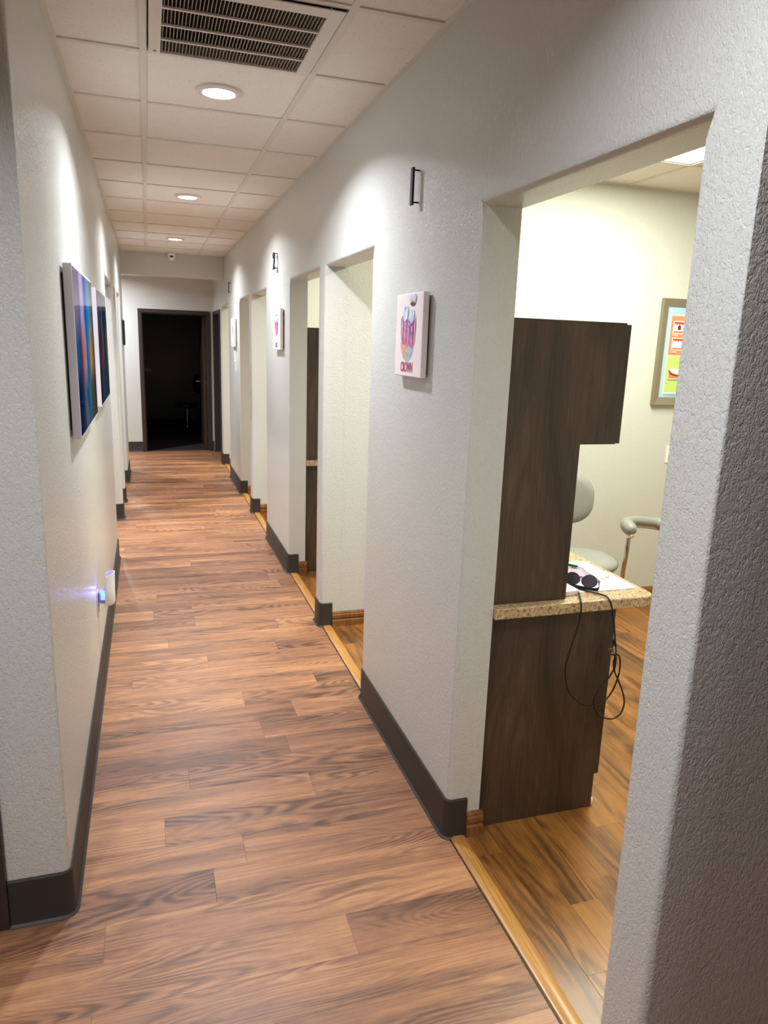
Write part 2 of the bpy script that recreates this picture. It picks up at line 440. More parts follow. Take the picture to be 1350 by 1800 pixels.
def base(name, pts, side, prof=COVE, m=M_base, r=.022, label=None):
    bm = B(); sweep(bm, arc_path([Vector(p) for p in pts], r), side, prof)
    return struct(name, bm, m, 30, label)
segs = [(1.005, 1.142), (2.045, 3.14), (4.05, 4.19), (5.11, 6.17), (7.09, 7.25), (8.05, 9.15), (10.03, 10.225)]
for i, (a, b) in enumerate(segs):
    if i == 0: pts = [(1.6, a), (XR, a), (XR, b), (XR+J, b)]
    elif i == len(segs)-1: pts = [(XR+J, a), (XR, a), (XR, b)]
    else: pts = [(XR+J, a), (XR, a), (XR, b), (XR+J, b)]
    base('baseboard_right', pts, 1)
base('baseboard_right', [(XR, 11.295), (XR, 11.34-.001)], 1)
lsegs = [(2.02, 5.80), (7.05, 7.2), (7.78, 7.95), (8.87, 9.70)]
for i, (a, b) in enumerate(lsegs):
    base('baseboard_left', [((-.442 if i == 0 else XL-J), a), (XL, a), (XL, b), (XL-J, b)], -1)
base('baseboard_far', [(.918, YF), (.897, YF)], 1); base('baseboard_far', [(-.122, YF), (-3.2, YF)], 1)
# stained wood mouldings inside the rooms
for k, (a, b) in enumerate(((1.142, 4.05), (4.19, 7.09), (7.25, 10.03))):
    j0, j1 = OPEN[2*k][1], OPEN[2*k+1][0]
    base('baseboard_room', [(XR+J+.0005, b), (4.4, b)], -1, MOULD, M_trimwood, label='stained wood baseboard moulding of a treatment room')
    base('baseboard_room', [(XR+J+.0005, a), (4.4, a)], 1, MOULD, M_trimwood)
    base('baseboard_room', [(XR+J+.0005, j0), (XR2+.012, j0)], -1, MOULD, M_trimwood)
    base('baseboard_room', [(XR+J+.0005, j1), (XR2+.012, j1)], 1, MOULD, M_trimwood)
    for q in (0, 1):
        o0, o1 = OPEN[2*k+q]
        bm = B(); prism(bm, [(.953, 0), (.955, .006), (.964, .010), (.994, .010), (1.004, .006), (1.008, 0)], 'y', o0+.009, o1-.009)
        struct('trim_3', bm, M_strip, 30, 'honey-coloured wood threshold strip between corridor and room floor')
        bm = B(); box(bm, .949, .953, o0+.009, o1-.009, 0, .0015)
        struct('trim_4', bm, M_black)

# ------------------------------------------------------------------ doorways with dark frames
d = bpy.data.objects.new('door_1', None); COL.objects.link(d); d.location = (.39, YF, 0); tag(d, 'dark framed open doorway in the middle of the far wall', kind='structure')
for nm, (x0, x1, z0, z1) in {'jamb': (-.122, -.070, 0, 2.018), 'jamb_': (.845, .897, 0, 2.018), 'head': (-.122, .897, 2.018, 2.07)}.items():
    bm = B(); box(bm, x0, x1, YF-.015, YF+.135, z0, z1); wpart('frame_head' if nm == 'head' else 'frame_jamb', bm, M_frame, d, bevel=.003)
for x0, x1, z0, z1 in ((-.070, -.056, 0, 2.018), (.831, .845, 0, 2.018), (-.056, .831, 2.003, 2.018)):
    bm = B(); box(bm, x0, x1, YF+.06, YF+.10, z0, z1); wpart('door_stop', bm, M_frame, d)
M_leaf = laminate('brown_door', srgb(48, 32, 26), srgb(66, 44, 34), srgb(84, 58, 46))
bm = B(); prism(bm, [(.829, YF+.137), (.785, YF+.137), (.80, YF+1.03), (.844, YF+1.03)], 'z', .008, 2.0)
leaf = wpart('door_leaf', bm, M_leaf, d, bevel=.002)
bm = B(); tube(bm, [(-.0, 0, 0), (-.06, 0, 0), (-.06, -.10, 0)], .009)
bmesh.ops.translate(bm, verts=bm.verts[:], vec=(.79-.39, .95, 1.0)); h = part('door_handle', bm, M_steel, leaf)
for z in (.25, 1.0, 1.8):
    bm = B(); box(bm, .832, .845, YF+.10, YF+.134, z-.05, z+.05); wpart('hinge', bm, M_steel, d)
d2 = bpy.data.objects.new('door_2', None); COL.objects.link(d2); d2.location = (XR, 10.76, 0); tag(d2, 'narrow dark doorway in the right wall next to the far wall', kind='structure')
for y0, y1, z0, z1, nm in ((10.225, 10.275, 0, 2.015, 'frame_jamb'), (11.245, 11.295, 0, 2.015, 'frame_jamb'), (10.225, 11.295, 2.015, 2.065, 'frame_head')):
    bm = B(); box(bm, XR-.014, XR2+.012, y0, y1, z0, z1); wpart(nm, bm, M_frame, d2, bevel=.003)
bm = B(); box(bm, XR+.09, XR+.13, 10.276, 11.244, .006, 2.013); black_fill = wpart('door_leaf', bm, M_black, d2)  # black sheet stands in for the unlit space behind the doorway
d3 = bpy.data.objects.new('door_3', None); COL.objects.link(d3); d3.location = (-.95, 2.02, 0); tag(d3, 'dark door frame at the left edge beside the wall corner', kind='structure')
for x0, x1, z0, z1, nm in ((-.497, -.4435, 0, 2.02, 'frame_jamb'), (-1.45, -1.397, 0, 2.02, 'frame_jamb'), (-1.45, -.4435, 2.02, 2.07, 'frame_head')):
    bm = B(); box(bm, x0, x1, 2.002, 2.15, z0, z1); wpart(nm, bm, M_frame, d3, bevel=.003)
bm = B(); box(bm, -1.396, -.498, 2.07, 2.11, .006, 2.019); wpart('door_leaf', bm, M_leaf, d3)

# ------------------------------------------------------------------ lights
COOL = (.84, .90, 1.0); WARM = (.95, 1.0, .79)
M_bulb = emit('lamp_diffuser', (.93, .96, 1, 1), 14)
M_panel = emit('panel_diffuser', (1, .98, .96, 1), 6)
def recessed(x, y, label, P, group=True, spread=144):
    t = thing('recessed_light', (x, y, H), label, 'ceiling light', 'recessed lights down the corridor' if group else None)
    bm = B(); lathe(bm, [(.064, -.004), (.068, -.008), (.080, -.008), (.093, -.003), (.094, .006)], 40, cap=False); part('trim_ring', bm, M_vent, t, 60)
    bm = B(); lathe(bm, [(.0001, -.005), (.066, -.0045), (.066, .004), (.0001, .004)], 40, cap=False); part('diffuser', bm, M_bulb, t)
    ld = bpy.data.lights.new('downlight', 'AREA'); ld.shape = 'DISK'; ld.size = .125; ld.energy = P; ld.color = COOL; ld.spread = math.radians(spread)
    lo = bpy.data.objects.new('downlight', ld); COL.objects.link(lo); lo.location = (0, 0, -.0062); lo.parent = t
P = 22
recessed(.315, .89, 'round recessed ceiling light above the camera, out of the photo', 11)
recessed(-.75, .62, 'added round fill light left of the camera, unseen', 15, False)  # added lamp, brightens the wall end at the near left
recessed(.315, 3.33, 'round recessed ceiling light just past the vent', P)
recessed(.313, 5.74, 'middle one of the three round recessed corridor lights', P)
recessed(.311, 8.19, 'farthest round recessed corridor light, before the beam', P)
recessed(-.95, 10.45, 'round recessed light in the side hall', 52, False, 160)
recessed(-1.1, 6.5, 'added round fill light left of the corridor, unseen', 30, False)  # added lamp to light the pier faces between the left openings
for k, a in enumerate((1.142, 4.19, 7.25)):
    y0, y1 = a+1.138, a+2.358
    t = thing('ceiling_panel_light', ((PANEL[0]+PANEL[1])/2, (y0+y1)/2, H+.008), ['flat ceiling light panel in the nearest treatment room', 'flat ceiling light panel in the second treatment room', 'flat ceiling light panel in the third treatment room'][k], 'ceiling light', 'treatment room light panels')
    bm = B()
    for x0, x1, q0, q1 in ((-.293, -.275, -.598, .598), (.275, .293, -.598, .598), (-.275, .275, -.598, -.58), (-.275, .275, .58, .598)): box(bm, x0, x1, q0, q1, -.004, .03)
    part('frame', bm, M_vent, t)
    bm = B(); box(bm, -.275, .275, -.58, .58, .004, .02); part('diffuser', bm, M_panel, t)
    ld = bpy.data.lights.new('panel', 'AREA'); ld.shape = 'RECTANGLE'; ld.size = .54; ld.size_y = 1.15; ld.energy = 47; ld.color = WARM
    lo = bpy.data.objects.new('panel', ld); COL.objects.link(lo); lo.location = (0, 0, .0015); lo.parent = t
w = bpy.data.worlds.new('world'); scene.world = w; w.use_nodes = True
w.node_tree.nodes['Background'].inputs[0].default_value = (.5, .5, .5, 1); w.node_tree.nodes['Background'].inputs[1].default_value = .02

# ------------------------------------------------------------------ return-air vent
t = thing('ceiling_vent', (.3265, 2.69, H), 'square white return-air vent with dusty fins in the ceiling', 'air vent')
def vbox(x0, x1, y0, y1, z0, z1): bm = B(); box(bm, x0, x1, y0, y1, z0, z1); return bm
bm = B()
X0, X1, Y0, Y1 = .040, .612, 2.402, 2.978
xi0, xi1, yi0, yi1 = .080, .564, 2.460, 2.965-.006
for a in ((X0, xi0, Y0, Y1), (xi1, X1, Y0, Y1), (xi0, xi1, Y0, yi0), (xi0, xi1, yi1, Y1)): box(bm, *a, H-.008, H+.002)
for a in ((X0, X0+.004, Y0, Y1), (X1-.004, X1, Y0, Y1), (X0, X1, Y0, Y0+.004), (X0, X1, Y1-.004, Y1)): box(bm, *a, H-.006, H+.05)
wpart('frame', bm, M_vent, t, bevel=.0015)
for y in (2.585, 2.718, 2.840):
    wpart('crossbar', vbox(xi0, xi1, y-.0055, y+.0055, H-.007, H-.001), M_vent, t)
bm = B()
N = 42
for k in range(N):
    x = xi0+(k+.5)*(xi1-xi0)/N
    prism(bm, [(x-.0014, H-.0005), (x+.0014, H-.0005), (x+.0044, H+.018), (x+.0020, H+.018)], 'y', yi0, yi1)
wpart('slat', bm, M_fin, t)
bm = B(); K = 60
pts = [(xi0-.02+(xi1-xi0+.04)*k/K, H+.058+(.012 if k % 2 else 0)) for k in range(K+1)]
prism(bm, pts+[(xi1+.02, H+.085), (xi0-.02, H+.085)], 'y', Y0+.006, Y1-.006)
wpart('filter', bm, M_filter, t)
bm = B(); lathe(bm, [(.0001, 0), (.005, 0), (.006, .004)], 16, c=(.062, 2.945, H-.010)); wpart('latch', bm, M_steel, t)

# ------------------------------------------------------------------ dome camera
t = thing('security_camera', (.314, 9.60, H), 'small white security camera hanging where ceiling meets the beam', 'camera')
bm = B(); lathe(bm, [(.0001, 0), (.05, 0), (.05, -.018), (.042, -.03), (.0001, -.03)], 28); part('base', bm, M_white, t, 40)
bm = B(); lathe(bm, [(.0001, -.085), (.018, -.083), (.034, -.073), (.043, -.055), (.044, -.04), (.038, -.028), (.0001, -.025)], 28); part('ball_housing', bm, M_white, t, 60)
bm = B(); mm = Matrix.Rotation(math.radians(62), 4, 'X')
lathe(bm, [(.0001, .046), (.016, .045), (.02, .040), (.021, .03)], 24, c=(0, 0, -.052), mat4=mm); part('lens', bm, M_black, t, 60)

# ------------------------------------------------------------------ door numbers (stand off the wall)
def to_mesh_text(txt, size, ext, font_w=None, bevel=0):
    c = bpy.data.curves.new('txt', 'FONT'); c.body = txt; c.size = size; c.extrude = ext; c.align_x = 'CENTER'; c.offset = font_w or 0; c.resolution_u = 6
    o = bpy.data.objects.new('txt', c); COL.objects.link(o); bpy.context.view_layer.update()
    dg = bpy.context.evaluated_depsgraph_get(); me = bpy.data.meshes.new_from_object(o.evaluated_get(dg))
    bpy.data.objects.remove(o); bm = B(); bm.from_mesh(me); bpy.data.meshes.remove(me); return bm
# lettering that faces the corridor from the right wall: reading direction is -Y, up is Z, outward is -X
FACE_R = Matrix(((0, 0, -1, 0), (-1, 0, 0, 0), (0, 1, 0, 0), (0, 0, 0, 1)))
for n, y, z0, hgt, lab in ((1, 2.60, 2.180, .122, 'black metal door number 1 standing off the grey wall'), (2, 5.62, 2.205, .118, 'black metal door number 2 on the grey wall'), (3, 8.82, 2.205, .118, 'black metal door number 3, farthest along the right wall')):
    t = thing('door_number', (XR, y, z0), lab, 'door number')
    bm = to_mesh_text(str(n), hgt/.70, .004, .0025)
    bm.transform(FACE_R)
    bmesh.ops.translate(bm, verts=bm.verts[:], vec=(-.026, 0, 0))
    part('digit', bm, M_black, t)
    for dz in (.008, hgt-.008):
        bm = B(); tube(bm, [(0, 0, dz), (-.024, 0, dz)], .003, 8); part('standoff', bm, M_black, t)

# ------------------------------------------------------------------ small canvases with tooth artwork
def wash(name, c1, c2, c3, sc=25):
    t = NT(name); v, x, y, z = t.xyz()
    n = t.noise(v, sc, 3, .6, 1.2)
    return t.set(t.ramp(n, [(.35, c1), (.5, c2), (.65, c3)]), .7)
W_pink = wash('pink_wash', srgb(190, 70, 120), srgb(226, 130, 160), srgb(120, 80, 150))
W_violet = wash('violet_wash', srgb(90, 60, 130), srgb(150, 110, 170), srgb(200, 90, 130))
W_blue = wash('pale_blue_wash', srgb(232, 236, 244), srgb(214, 222, 238), srgb(180, 200, 226))
W_teal = wash('teal_wash', srgb(150, 190, 196), srgb(178, 200, 200), srgb(150, 160, 170))
W_orange = wash('orange_wash', srgb(236, 130, 100), srgb(240, 170, 140), srgb(226, 110, 90))
W_text = wash('lettering_wash', srgb(216, 74, 62), srgb(190, 90, 120), srgb(80, 100, 170), 60)
W_dark = wash('ink_wash', srgb(50, 46, 70), srgb(80, 70, 100), srgb(40, 40, 60))
ARTM = [W_pink, W_violet, W_blue, W_teal, W_orange, W_dark]
def canvas_picture(y0, y1, z0, z1, kind, text, label):
    xf, xb = .908, .930
    cy, cz = (y0+y1)/2, (z0+z1)/2; w, h = y1-y0, z1-z0
    t = thing('canvas_picture', (XR, cy, z0), label, 'picture', 'small tooth canvases on the right wall')
    bm = B(); box(bm, xf, xb, y0, y1, z0, z1); cv = wpart('canvas', bm, M_canvas_side, t, bevel=.003)
    bm = B(); box(bm, xb, XR-.0005, y0+.012, y1-.012, z0+.012, z1-.012); wpart('stretcher_bar', bm, M_frame, t)
    bm = B(); lay = [0]
    def poly(pts, mi):        # pts in 0..1 picture space, u to the right as read, v up
        lay[0] += 1; x = xf-.0004-.00012*lay[0]
        f = bm.faces.new([bm.verts.new((x, y1-u*w, z0+v*h)) for u, v in pts]); f.material_index = mi
    def ell(cu, cv_, ru, rv, mi, a0=0, a1=360, n=22): poly([(cu+ru*math.cos(math.radians(a0+(a1-a0)*k/n)), cv_+rv*math.sin(math.radians(a0+(a1-a0)*k/n))) for k in range(n)], mi)
    if kind == 0:
        ell(.47, .42, .25, .24, 3, 180, 360); poly([(.25, .42), (.40, .47), (.46, .20), (.36, .22), (.27, .32)], 4)
        poly([(.20, .70), (.26, .74), (.42, .72), (.50, .64), (.72, .66), (.76, .74), (.78, .60), (.74, .40), (.66, .34), (.52, .38), (.46, .34), (.38, .40), (.26, .38), (.21, .52)], 0)
        for i in range(9):
            u = .24+i*.062; poly([(u, .70-.02*(i % 3)), (u+.022, .70), (u+.014, .40+.03*(i % 2)), (u+.004, .40)], 1 if i % 2 else 2)
        poly([(.50, .66), (.60, .60), (.73, .66), (.72, .70), (.61, .65), (.51, .70)], 1)
        poly([(.54, .68), (.61, .64), (.69, .68), (.72, .76), (.68, .81), (.64, .79), (.60, .81), (.53, .77)], 2)
        poly([(.30, .70), (.36, .66), (.46, .70), (.49, .80), (.45, .86), (.40, .83), (.34, .87), (.29, .80)], 2)
        poly([(.32, .83), (.37, .85), (.40, .82), (.36, .80)], 3)
        poly([(.56, .87), (.72, .87), (.77, .94), (.73, .985), (.66, .96), (.60, .985), (.53, .94)], 2); poly([(.56, .885), (.72, .885), (.71, .915), (.58, .91)], 4)
        ell(.64, .872, .085, .022, 5)
    elif kind == 1:
        poly([(.22, .62), (.74, .64), (.72, .46), (.62, .34), (.42, .33), (.30, .42)], 0)
        for i in range(6):
            u = .30+i*.07; poly([(u, .60), (u+.03, .60), (u+.02, .38), (u+.006, .38)], 4 if i % 2 else 0)
        poly([(.22, .62), (.30, .72), (.38, .64), (.46, .76), (.54, .64), (.66, .78), (.76, .72), (.72, .60), (.48, .58)], 1)
        poly([(.60, .68), (.68, .82), (.78, .78), (.74, .66)], 3); ell(.35, .83, .05, .02, 5); ell(.58, .85, .06, .02, 5)
        poly([(.57, .84), (.60, .84), (.59, .70), (.575, .70)], 5); ell(.50, .30, .16, .13, 2, 180, 360)
    else:
        poly([(.40, .72), (.48, .78), (.58, .72), (.60, .52), (.54, .30), (.46, .30), (.38, .52)], 1)
        poly([(.42, .60), (.50, .66), (.56, .60), (.54, .36), (.47, .36)], 0); ell(.48, .84, .10, .03, 2)
    lo = x = None
    wpart('printed_artwork', bm, ARTM, cv, org=t.location)
    bm = to_mesh_text(text, .050, .0004, .0010); bm.transform(Matrix.Diagonal((.66, 1, 1, 1))); bm.transform(FACE_R)
    bmesh.ops.translate(bm, verts=bm.verts[:], vec=(xf-.0008-XR, .006, .058*h))
    # the parent offset: the part is written in the root's local space
    part('lettering', bm, W_text, cv)
    return t
canvas_picture(2.423, 2.710, 1.580, 1.875, 0, 'CROWN', 'square canvas of a tooth with the word CROWN under door number 1')
canvas_picture(5.32, 5.63, 1.625, 1.918, 1, 'ENDO', 'square canvas with a pink tooth picture below door number 2')
canvas_picture(8.29, 8.61, 1.605, 1.915, 2, 'OS', 'farthest tooth canvas, below door number 3')

# ------------------------------------------------------------------ switch plates
def plate(name, cx, cy, cz, w, h, axis, label, cat, holes=1, m=M_white):
    t = thing(name, (cx, cy, cz), label, cat)
    bm = B()
    if axis == 'x': box(bm, -.006, 0, -w/2, w/2, -h/2, h/2)
    else: box(bm, -w/2, w/2, -.006, 0, -h/2, h/2)
    part('wall_plate', bm, m, t, bevel=.002)
    for k in range(holes):
        o = (k-(holes-1)/2)*.046
        bm = B()
        if axis == 'x': box(bm, -.011, -.005, o-.016, o+.016, -.033, .033)
        else: box(bm, o-.016, o+.016, -.011, -.005, -.033, .033)
        part('rocker', bm, m, t, bevel=.002)
    return t
plate('paper_holder', XR, 8.47, 1.50, .11, .13, 'x', 'white plastic box on the wall below the farthest canvas', 'wall box', 1)
plate('light_switch', XR, 8.40, 1.395, .075, .115, 'x', 'white wall switch plate, lowest fitting below the farthest canvas', 'light switch', 1)
plate('wall_outlet', 3.37, 4.05, 1.03, .115, .115, 'y', 'white plate on the room wall below the dental poster', 'wall plate', 2)

# ------------------------------------------------------------------ abstract paintings on the left wall
def abstract(name, shift, dark):
    t = NT(name); v, x, y, z = t.xyz()           # object origin is the lower near corner
    u = t.math('DIVIDE', y, .9); q = t.math('DIVIDE', z, .6)
    n = t.noise(t.vec(t.math('MULTIPLY', y, 2.6), shift, t.math('MULTIPLY', z, 1.6)), 1, 3, .55, .6)
    s = t.noise(t.vec(t.math('MULTIPLY', y, 34), shift, t.math('MULTIPLY', z, 1.2)), 1, 3, .6, .2)
    f = t.math('ADD', u, t.math('MULTIPLY', t.math('SUBTRACT', n, .5), .55))
    f = t.math('ADD', f, t.math('MULTIPLY', t.math('SUBTRACT', s, .5), .16))
    top = t.ramp(f, [(0, srgb(158, 140, 172)), (.22, srgb(120, 100, 150)), (.36, srgb(196, 192, 222)), (.46, srgb(60, 110, 200)), (.58, srgb(26, 60, 140)), (.72, srgb(50, 160, 214)), (.88, srgb(120, 130, 90)), (1, srgb(110, 104, 84))])
    mid = t.ramp(f, [(0, srgb(30, 110, 160)), (.14, srgb(52, 60, 110)), (.24, srgb(196, 60, 70)), (.34, srgb(220, 130, 110)), (.44, srgb(170, 170, 190)), (.54, srgb(26, 60, 130)), (.66, srgb(30, 140, 196)), (.76, srgb(226, 168, 80)), (.88, srgb(190, 116, 50)), (1, srgb(90, 70, 50))])
    low = t.ramp(f, [(0, srgb(18, 36, 78)), (.2, srgb(40, 66, 120)), (.34, srgb(120, 120, 140)), (.46, srgb(24, 90, 140)), (.58, srgb(40, 140, 180)), (.72, srgb(92, 84, 76)), (1, srgb(70, 62, 56))])
    qq = t.math('ADD', q, t.math('MULTIPLY', t.math('SUBTRACT', n, .5), .35))
    a = t.mix(t.ramp(qq, [(.26, (0, 0, 0, 1)), (.42, (1, 1, 1, 1))]), low, mid)
    c = t.mix(t.ramp(qq, [(.52, (0, 0, 0, 1)), (.72, (1, 1, 1, 1))]), a, top)
    t.set(c, .05, spec=.5)
    if dark:
        c2 = t.mix(.45, c, srgb(38, 44, 52)); t.set(c2, .05)  # dark reflection mixed into the colours of the farther painting
    return t.m
M_side = plain('painted_canvas_edge', srgb(214, 208, 214), .6, bump=(300, .2, .001), vary=.02)
for i, (y0, lab) in enumerate(((2.822, 'abstract blue and red painting, the one nearer the camera'), (4.085, 'abstract painting farther along the left wall, with a dark reflection painted in'))):
    W_, z0, hh = (.915, 1.322, .607) if i == 0 else (.86, 1.322, .60)
    t = thing('abstract_painting', (XL, y0, z0), lab, 'painting', 'abstract paintings on the left wall')
    bm = B(); box(bm, .008, .037, 0, W_, 0, hh); cv = part('stretched_canvas', bm, M_side, t, bevel=.0015)
    bm = B(); box(bm, 0, .008, .03, W_-.03, .03, hh-.03); part('backing_frame', bm, M_frame, t)
    bm = B(); box(bm, .0371, .0386, .008, W_-.008, .008, hh-.008); part('painted_front', bm, abstract('abstract_art_%d' % (i+1), 3.7+i*2.3, i), cv)
# small dark frame at the end of the left wall
t = thing('wall_plaque', (XL, 9.36, 1.575), 'small black framed plaque near the end of the left wall', 'plaque')
bm = B(); box(bm, 0, .022, -.16, .16, 0, .285); part('frame', bm, M_black, t, bevel=.002)
bm = B(); box(bm, .022, .0235, -.14, .14, .02, .265); part('sign_face', bm, plain('plaque_face', srgb(40, 40, 44), .3), t)

# ------------------------------------------------------------------ plug-in insect trap on the left wall
t = thing('outlet_plate', (XL, 3.55, .43), 'beige outlet plate low on the left wall behind the plug-in trap', 'outlet')
bm = B(); box(bm, 0, .005, -.036, .036, -.06, .06); pl = part('cover', bm, M_cream, t, bevel=.002)
for dz in (-.022, .022):
    bm = B(); box(bm, .005, .0085, -.017, .017, dz-.016, dz+.016); part('receptacle', bm, M_cream, t, bevel=.002)
t = thing('insect_trap', (XL, 3.55, .40), 'white plug-in insect trap glowing blue, low on the left wall', 'insect trap')
M_uv = emit('blue_glow', (.16, .34, 1, 1), 1.3)
bm = B(); prism(bm, [(.009, .04), (.046, .032), (.052, .06), (.046, .095), (.009, .095)], 'y', -.03, .03); bd = part('plug_body', bm, plain('violet_grey_plastic', srgb(160, 150, 170), .4), t, bevel=.003)
bm = B(); box(bm, .018, .042, -.0315, -.030, .055, .100); part('light_window', bm, M_uv, bd)
bm = B(); N = 14; rings = []
prof = []
for k in range(N+1):
    a = math.radians(-84+168*k/N); prof.append((.036+.047*math.cos(a), .044*math.sin(a)))
outer = prof; inner = [(p[0]-.003, p[1]*.95) for p in prof[::-1]]
rg = []
for z, s, dx in ((0.020, .60, -.012), (.026, .82, -.005), (.040, .98, 0), (.1, 1, 0), (.17, 1, .003)):
    rg.append([bm.verts.new((p[0]+dx, p[1]*s, z+(.35*(p[0]-.036) if z > .15 else 0))) for p in outer+inner])
for a, b in zip(rg, rg[1:]):
    n = len(a)
    for k in range(n): bm.faces.new((a[k], a[(k+1) % n], b[(k+1) % n], b[k]))
bm.faces.new(rg[0]); bm.faces.new(rg[-1])
part('shield', bm, M_white, t, 50)
bm = B(); box(bm, .050, .068, -.028, .030, .08, .166); part('glue_card', bm, emit('lit_glue_card', (.22, .16, 1, 1), .35), t, bevel=.002)
ld = bpy.data.lights.new('uv_led', 'AREA'); ld.size = .03; ld.energy = .05; ld.color = (.22, .22, 1)
lo = bpy.data.objects.new('uv_led', ld); COL.objects.link(lo); lo.parent = t; lo.location = (.030, -.034, .09); lo.rotation_euler = (math.radians(-60), 0, math.radians(-35))
ld = bpy.data.lights.new('uv_led', 'POINT'); ld.shadow_soft_size = .006; ld.energy = .05; ld.color = (.22, .22, 1)
lo = bpy.data.objects.new('uv_led', ld); COL.objects.link(lo); lo.parent = t; lo.location = (.022, -.012, .115)

# ------------------------------------------------------------------ cabinets in the rooms
YC = 2.07
def cabinet(dy, labels):
    y = YC+dy; L = 1.0
    t = thing('base_cabinet', (1.31, y+.5, 0), labels[0], 'cabinet', 'treatment room base cabinets')
    xw = XR2+.002
    bm = B(); prism(bm, [(xw, 0), (1.547, 0), (1.547, .812), (xw, .812)], 'y', y, y+.019); wpart('side_panel', bm, M_cab, t, bevel=.001)
    bm = B(); box(bm, xw, 1.543, y+.0195, y+L-.02, .11, .812); wpart('carcass', bm, M_cab, t)
    bm = B(); box(bm, xw, 1.48, y+.02, y+L-.02, 0, .109); wpart('toe_kick', bm, M_base, t)
    bm = B(); prism(bm, [(xw, 0), (1.547, 0), (1.547, .812), (xw, .812)], 'y', y+L-.0195, y+L); wpart('side_panel', bm, M_cab, t, bevel=.001)
    for k in range(2):
        a = y+.004+k*(L/2-.002); b = a+L/2-.008
        bm = B(); box(bm, 1.548, 1.567, a, b, .137, .64); dr = wpart('door', bm, M_cab, t, bevel=.001)
        bm = B(); box(bm, 1.548, 1.567, a, b, .646, .806); dr = wpart('drawer', bm, M_cab, t, bevel=.001)
    bm = B(); lathe(bm, [(.0001, 0), (.008, 0), (.011, .012), (.009, .026), (.0001, .030)], 16, c=(1.552, y+.014, .001)); wpart('bumper', bm, M_white, t, 60)
    # upper unit whose side panel steps down to the counter
    t2 = thing('upper_cabinet', (1.25, y+.5, .8525), labels[1], 'cabinet', 'treatment room upper cabinets')
    bm = B(); prism(bm, [(xw, .8525), (1.350, .8525), (1.350, 1.392), (1.484, 1.392), (1.484, 1.787), (xw, 1.787)], 'y', y, y+.019); wpart('side_panel', bm, M_cab, t2, bevel=.001)
    bm = B(); box(bm, xw, 1.482, y+.0195, y+L-.02, 1.393, 1.786); wpart('carcass', bm, M_cab, t2)
    bm = B(); box(bm, xw, xw+.018, y+.0195, y+L-.02, .8525, 1.392); wpart('back_panel', bm, M_cab, t2)
    bm = B(); prism(bm, [(xw, .8525), (1.350, .8525), (1.350, 1.392), (1.484, 1.392), (1.484, 1.787), (xw, 1.787)], 'y', y+L-.0195, y+L); wpart('side_panel', bm, M_cab, t2, bevel=.001)
    for k in range(2):
        a = y+.004+k*(L/2-.002); b = a+L/2-.008
        bm = B(); box(bm, 1.485, 1.504, a, b, 1.394, 1.782); wpart('door', bm, M_cab, t2, bevel=.001)
    # worktop with rounded corners
    bm = B(); r = .05; x1, y0, y1 = 1.703, 2.030+dy, y+L+.03
    pts = [(xw, y0)]+[(x1-r+r*math.sin(a*PI/12), y0+r-r*math.cos(a*PI/12)) for a in range(7)]+[(x1-r+r*math.cos(a*PI/12), y1-r+r*math.sin(a*PI/12)) for a in range(7)]+[(xw, y1)]
    if y1 > OPEN[1][0]+dy-.001: pass
    prism(bm, pts, 'z', .8125, .852)
    tag(finish('worktop', bm, M_counter, None, 35, .004), labels[2], 'worktop', 'speckled worktops in the treatment rooms')
cabinet(0, ('dark walnut base cabinet just inside the nearest opening', 'dark walnut upper cabinet with stepped side panel, nearest', 'speckled beige worktop on the nearest cabinet'))
cabinet(3.063, ('dark walnut base cabinet seen through the second bay', 'dark walnut upper cabinet seen through the second bay', 'speckled beige worktop seen through the second bay'))

# ------------------------------------------------------------------ things on the nearest worktop
ZT = .8522
def rounded(pts_r, n=6):
    out = []
    m = len(pts_r)
    for i in range(m):
        p0 = Vector(pts_r[i-1][:2]); p = Vector(pts_r[i][:2]); p1 = Vector(pts_r[(i+1) % m][:2]); r = pts_r[i][2]
        a = p+(p0-p).normalized()*r; b = p+(p1-p).normalized()*r
        for k in range(n+1):
            s = k/n; q = (1-s)**2*a+2*s*(1-s)*p+s*s*b; out.append((q.x, q.y))
    return out
bm = B(); prism(bm, rounded([(1.385, 2.118, .002), (1.682, 2.114, .035), (1.672, 2.46, .03), (1.40, 2.47, .01)]), 'z', ZT, ZT+.0025)
tag(finish('tray_paper', bm, M_paper), 'large white paper sheet with rounded corner on the nearest worktop', 'paper')
bm = B(); prism(bm, [(1.40, 2.236), (1.592, 2.228), (1.612, 2.385), (1.42, 2.40)], 'z', ZT+.003, ZT+.0042)
tag(finish('lilac_card', bm, M_pinkp), 'pale lilac card on the white paper sheet', 'card')
# green handled dental tool
t = thing('dental_probe', (1.50, 2.33, ZT+.004), 'thin steel dental tool with a green handle on the paper', 'dental tool')
g0, g1 = px(985, 990, Z=ZT+.012), px(1016, 996, Z=ZT+.012)
bm = B(); tube(bm, [g0, g0.lerp(g1, .9), g1], .0058, 12, radii=[.0058, .0058, .004]); wpart('handle', bm, M_green, t, 60)
bm = B(); pts = [px(a, b, Z=ZT+.010) for a, b in ((1016, 996.5), (1024, 999.5), (1033, 1007), (1043, 1013), (1050, 1018), (1055, 1024))]
tube(bm, catmull(pts, 5), .0013, 8); wpart('shank', bm, M_chrome, t, 60)
bm = B(); tube(bm, [px(1050, 1018, Z=ZT+.008), px(1053, 1021, Z=ZT+.008), px(1056, 1025, Z=ZT+.006)], .003, 8, radii=[.001, .0045, .0008]); wpart('tip', bm, M_chrome, t, 60)
t = thing('dental_forceps', (1.52, 2.25, ZT+.004), 'thin steel dental tool lying across the paper behind the sunglasses', 'dental tool')
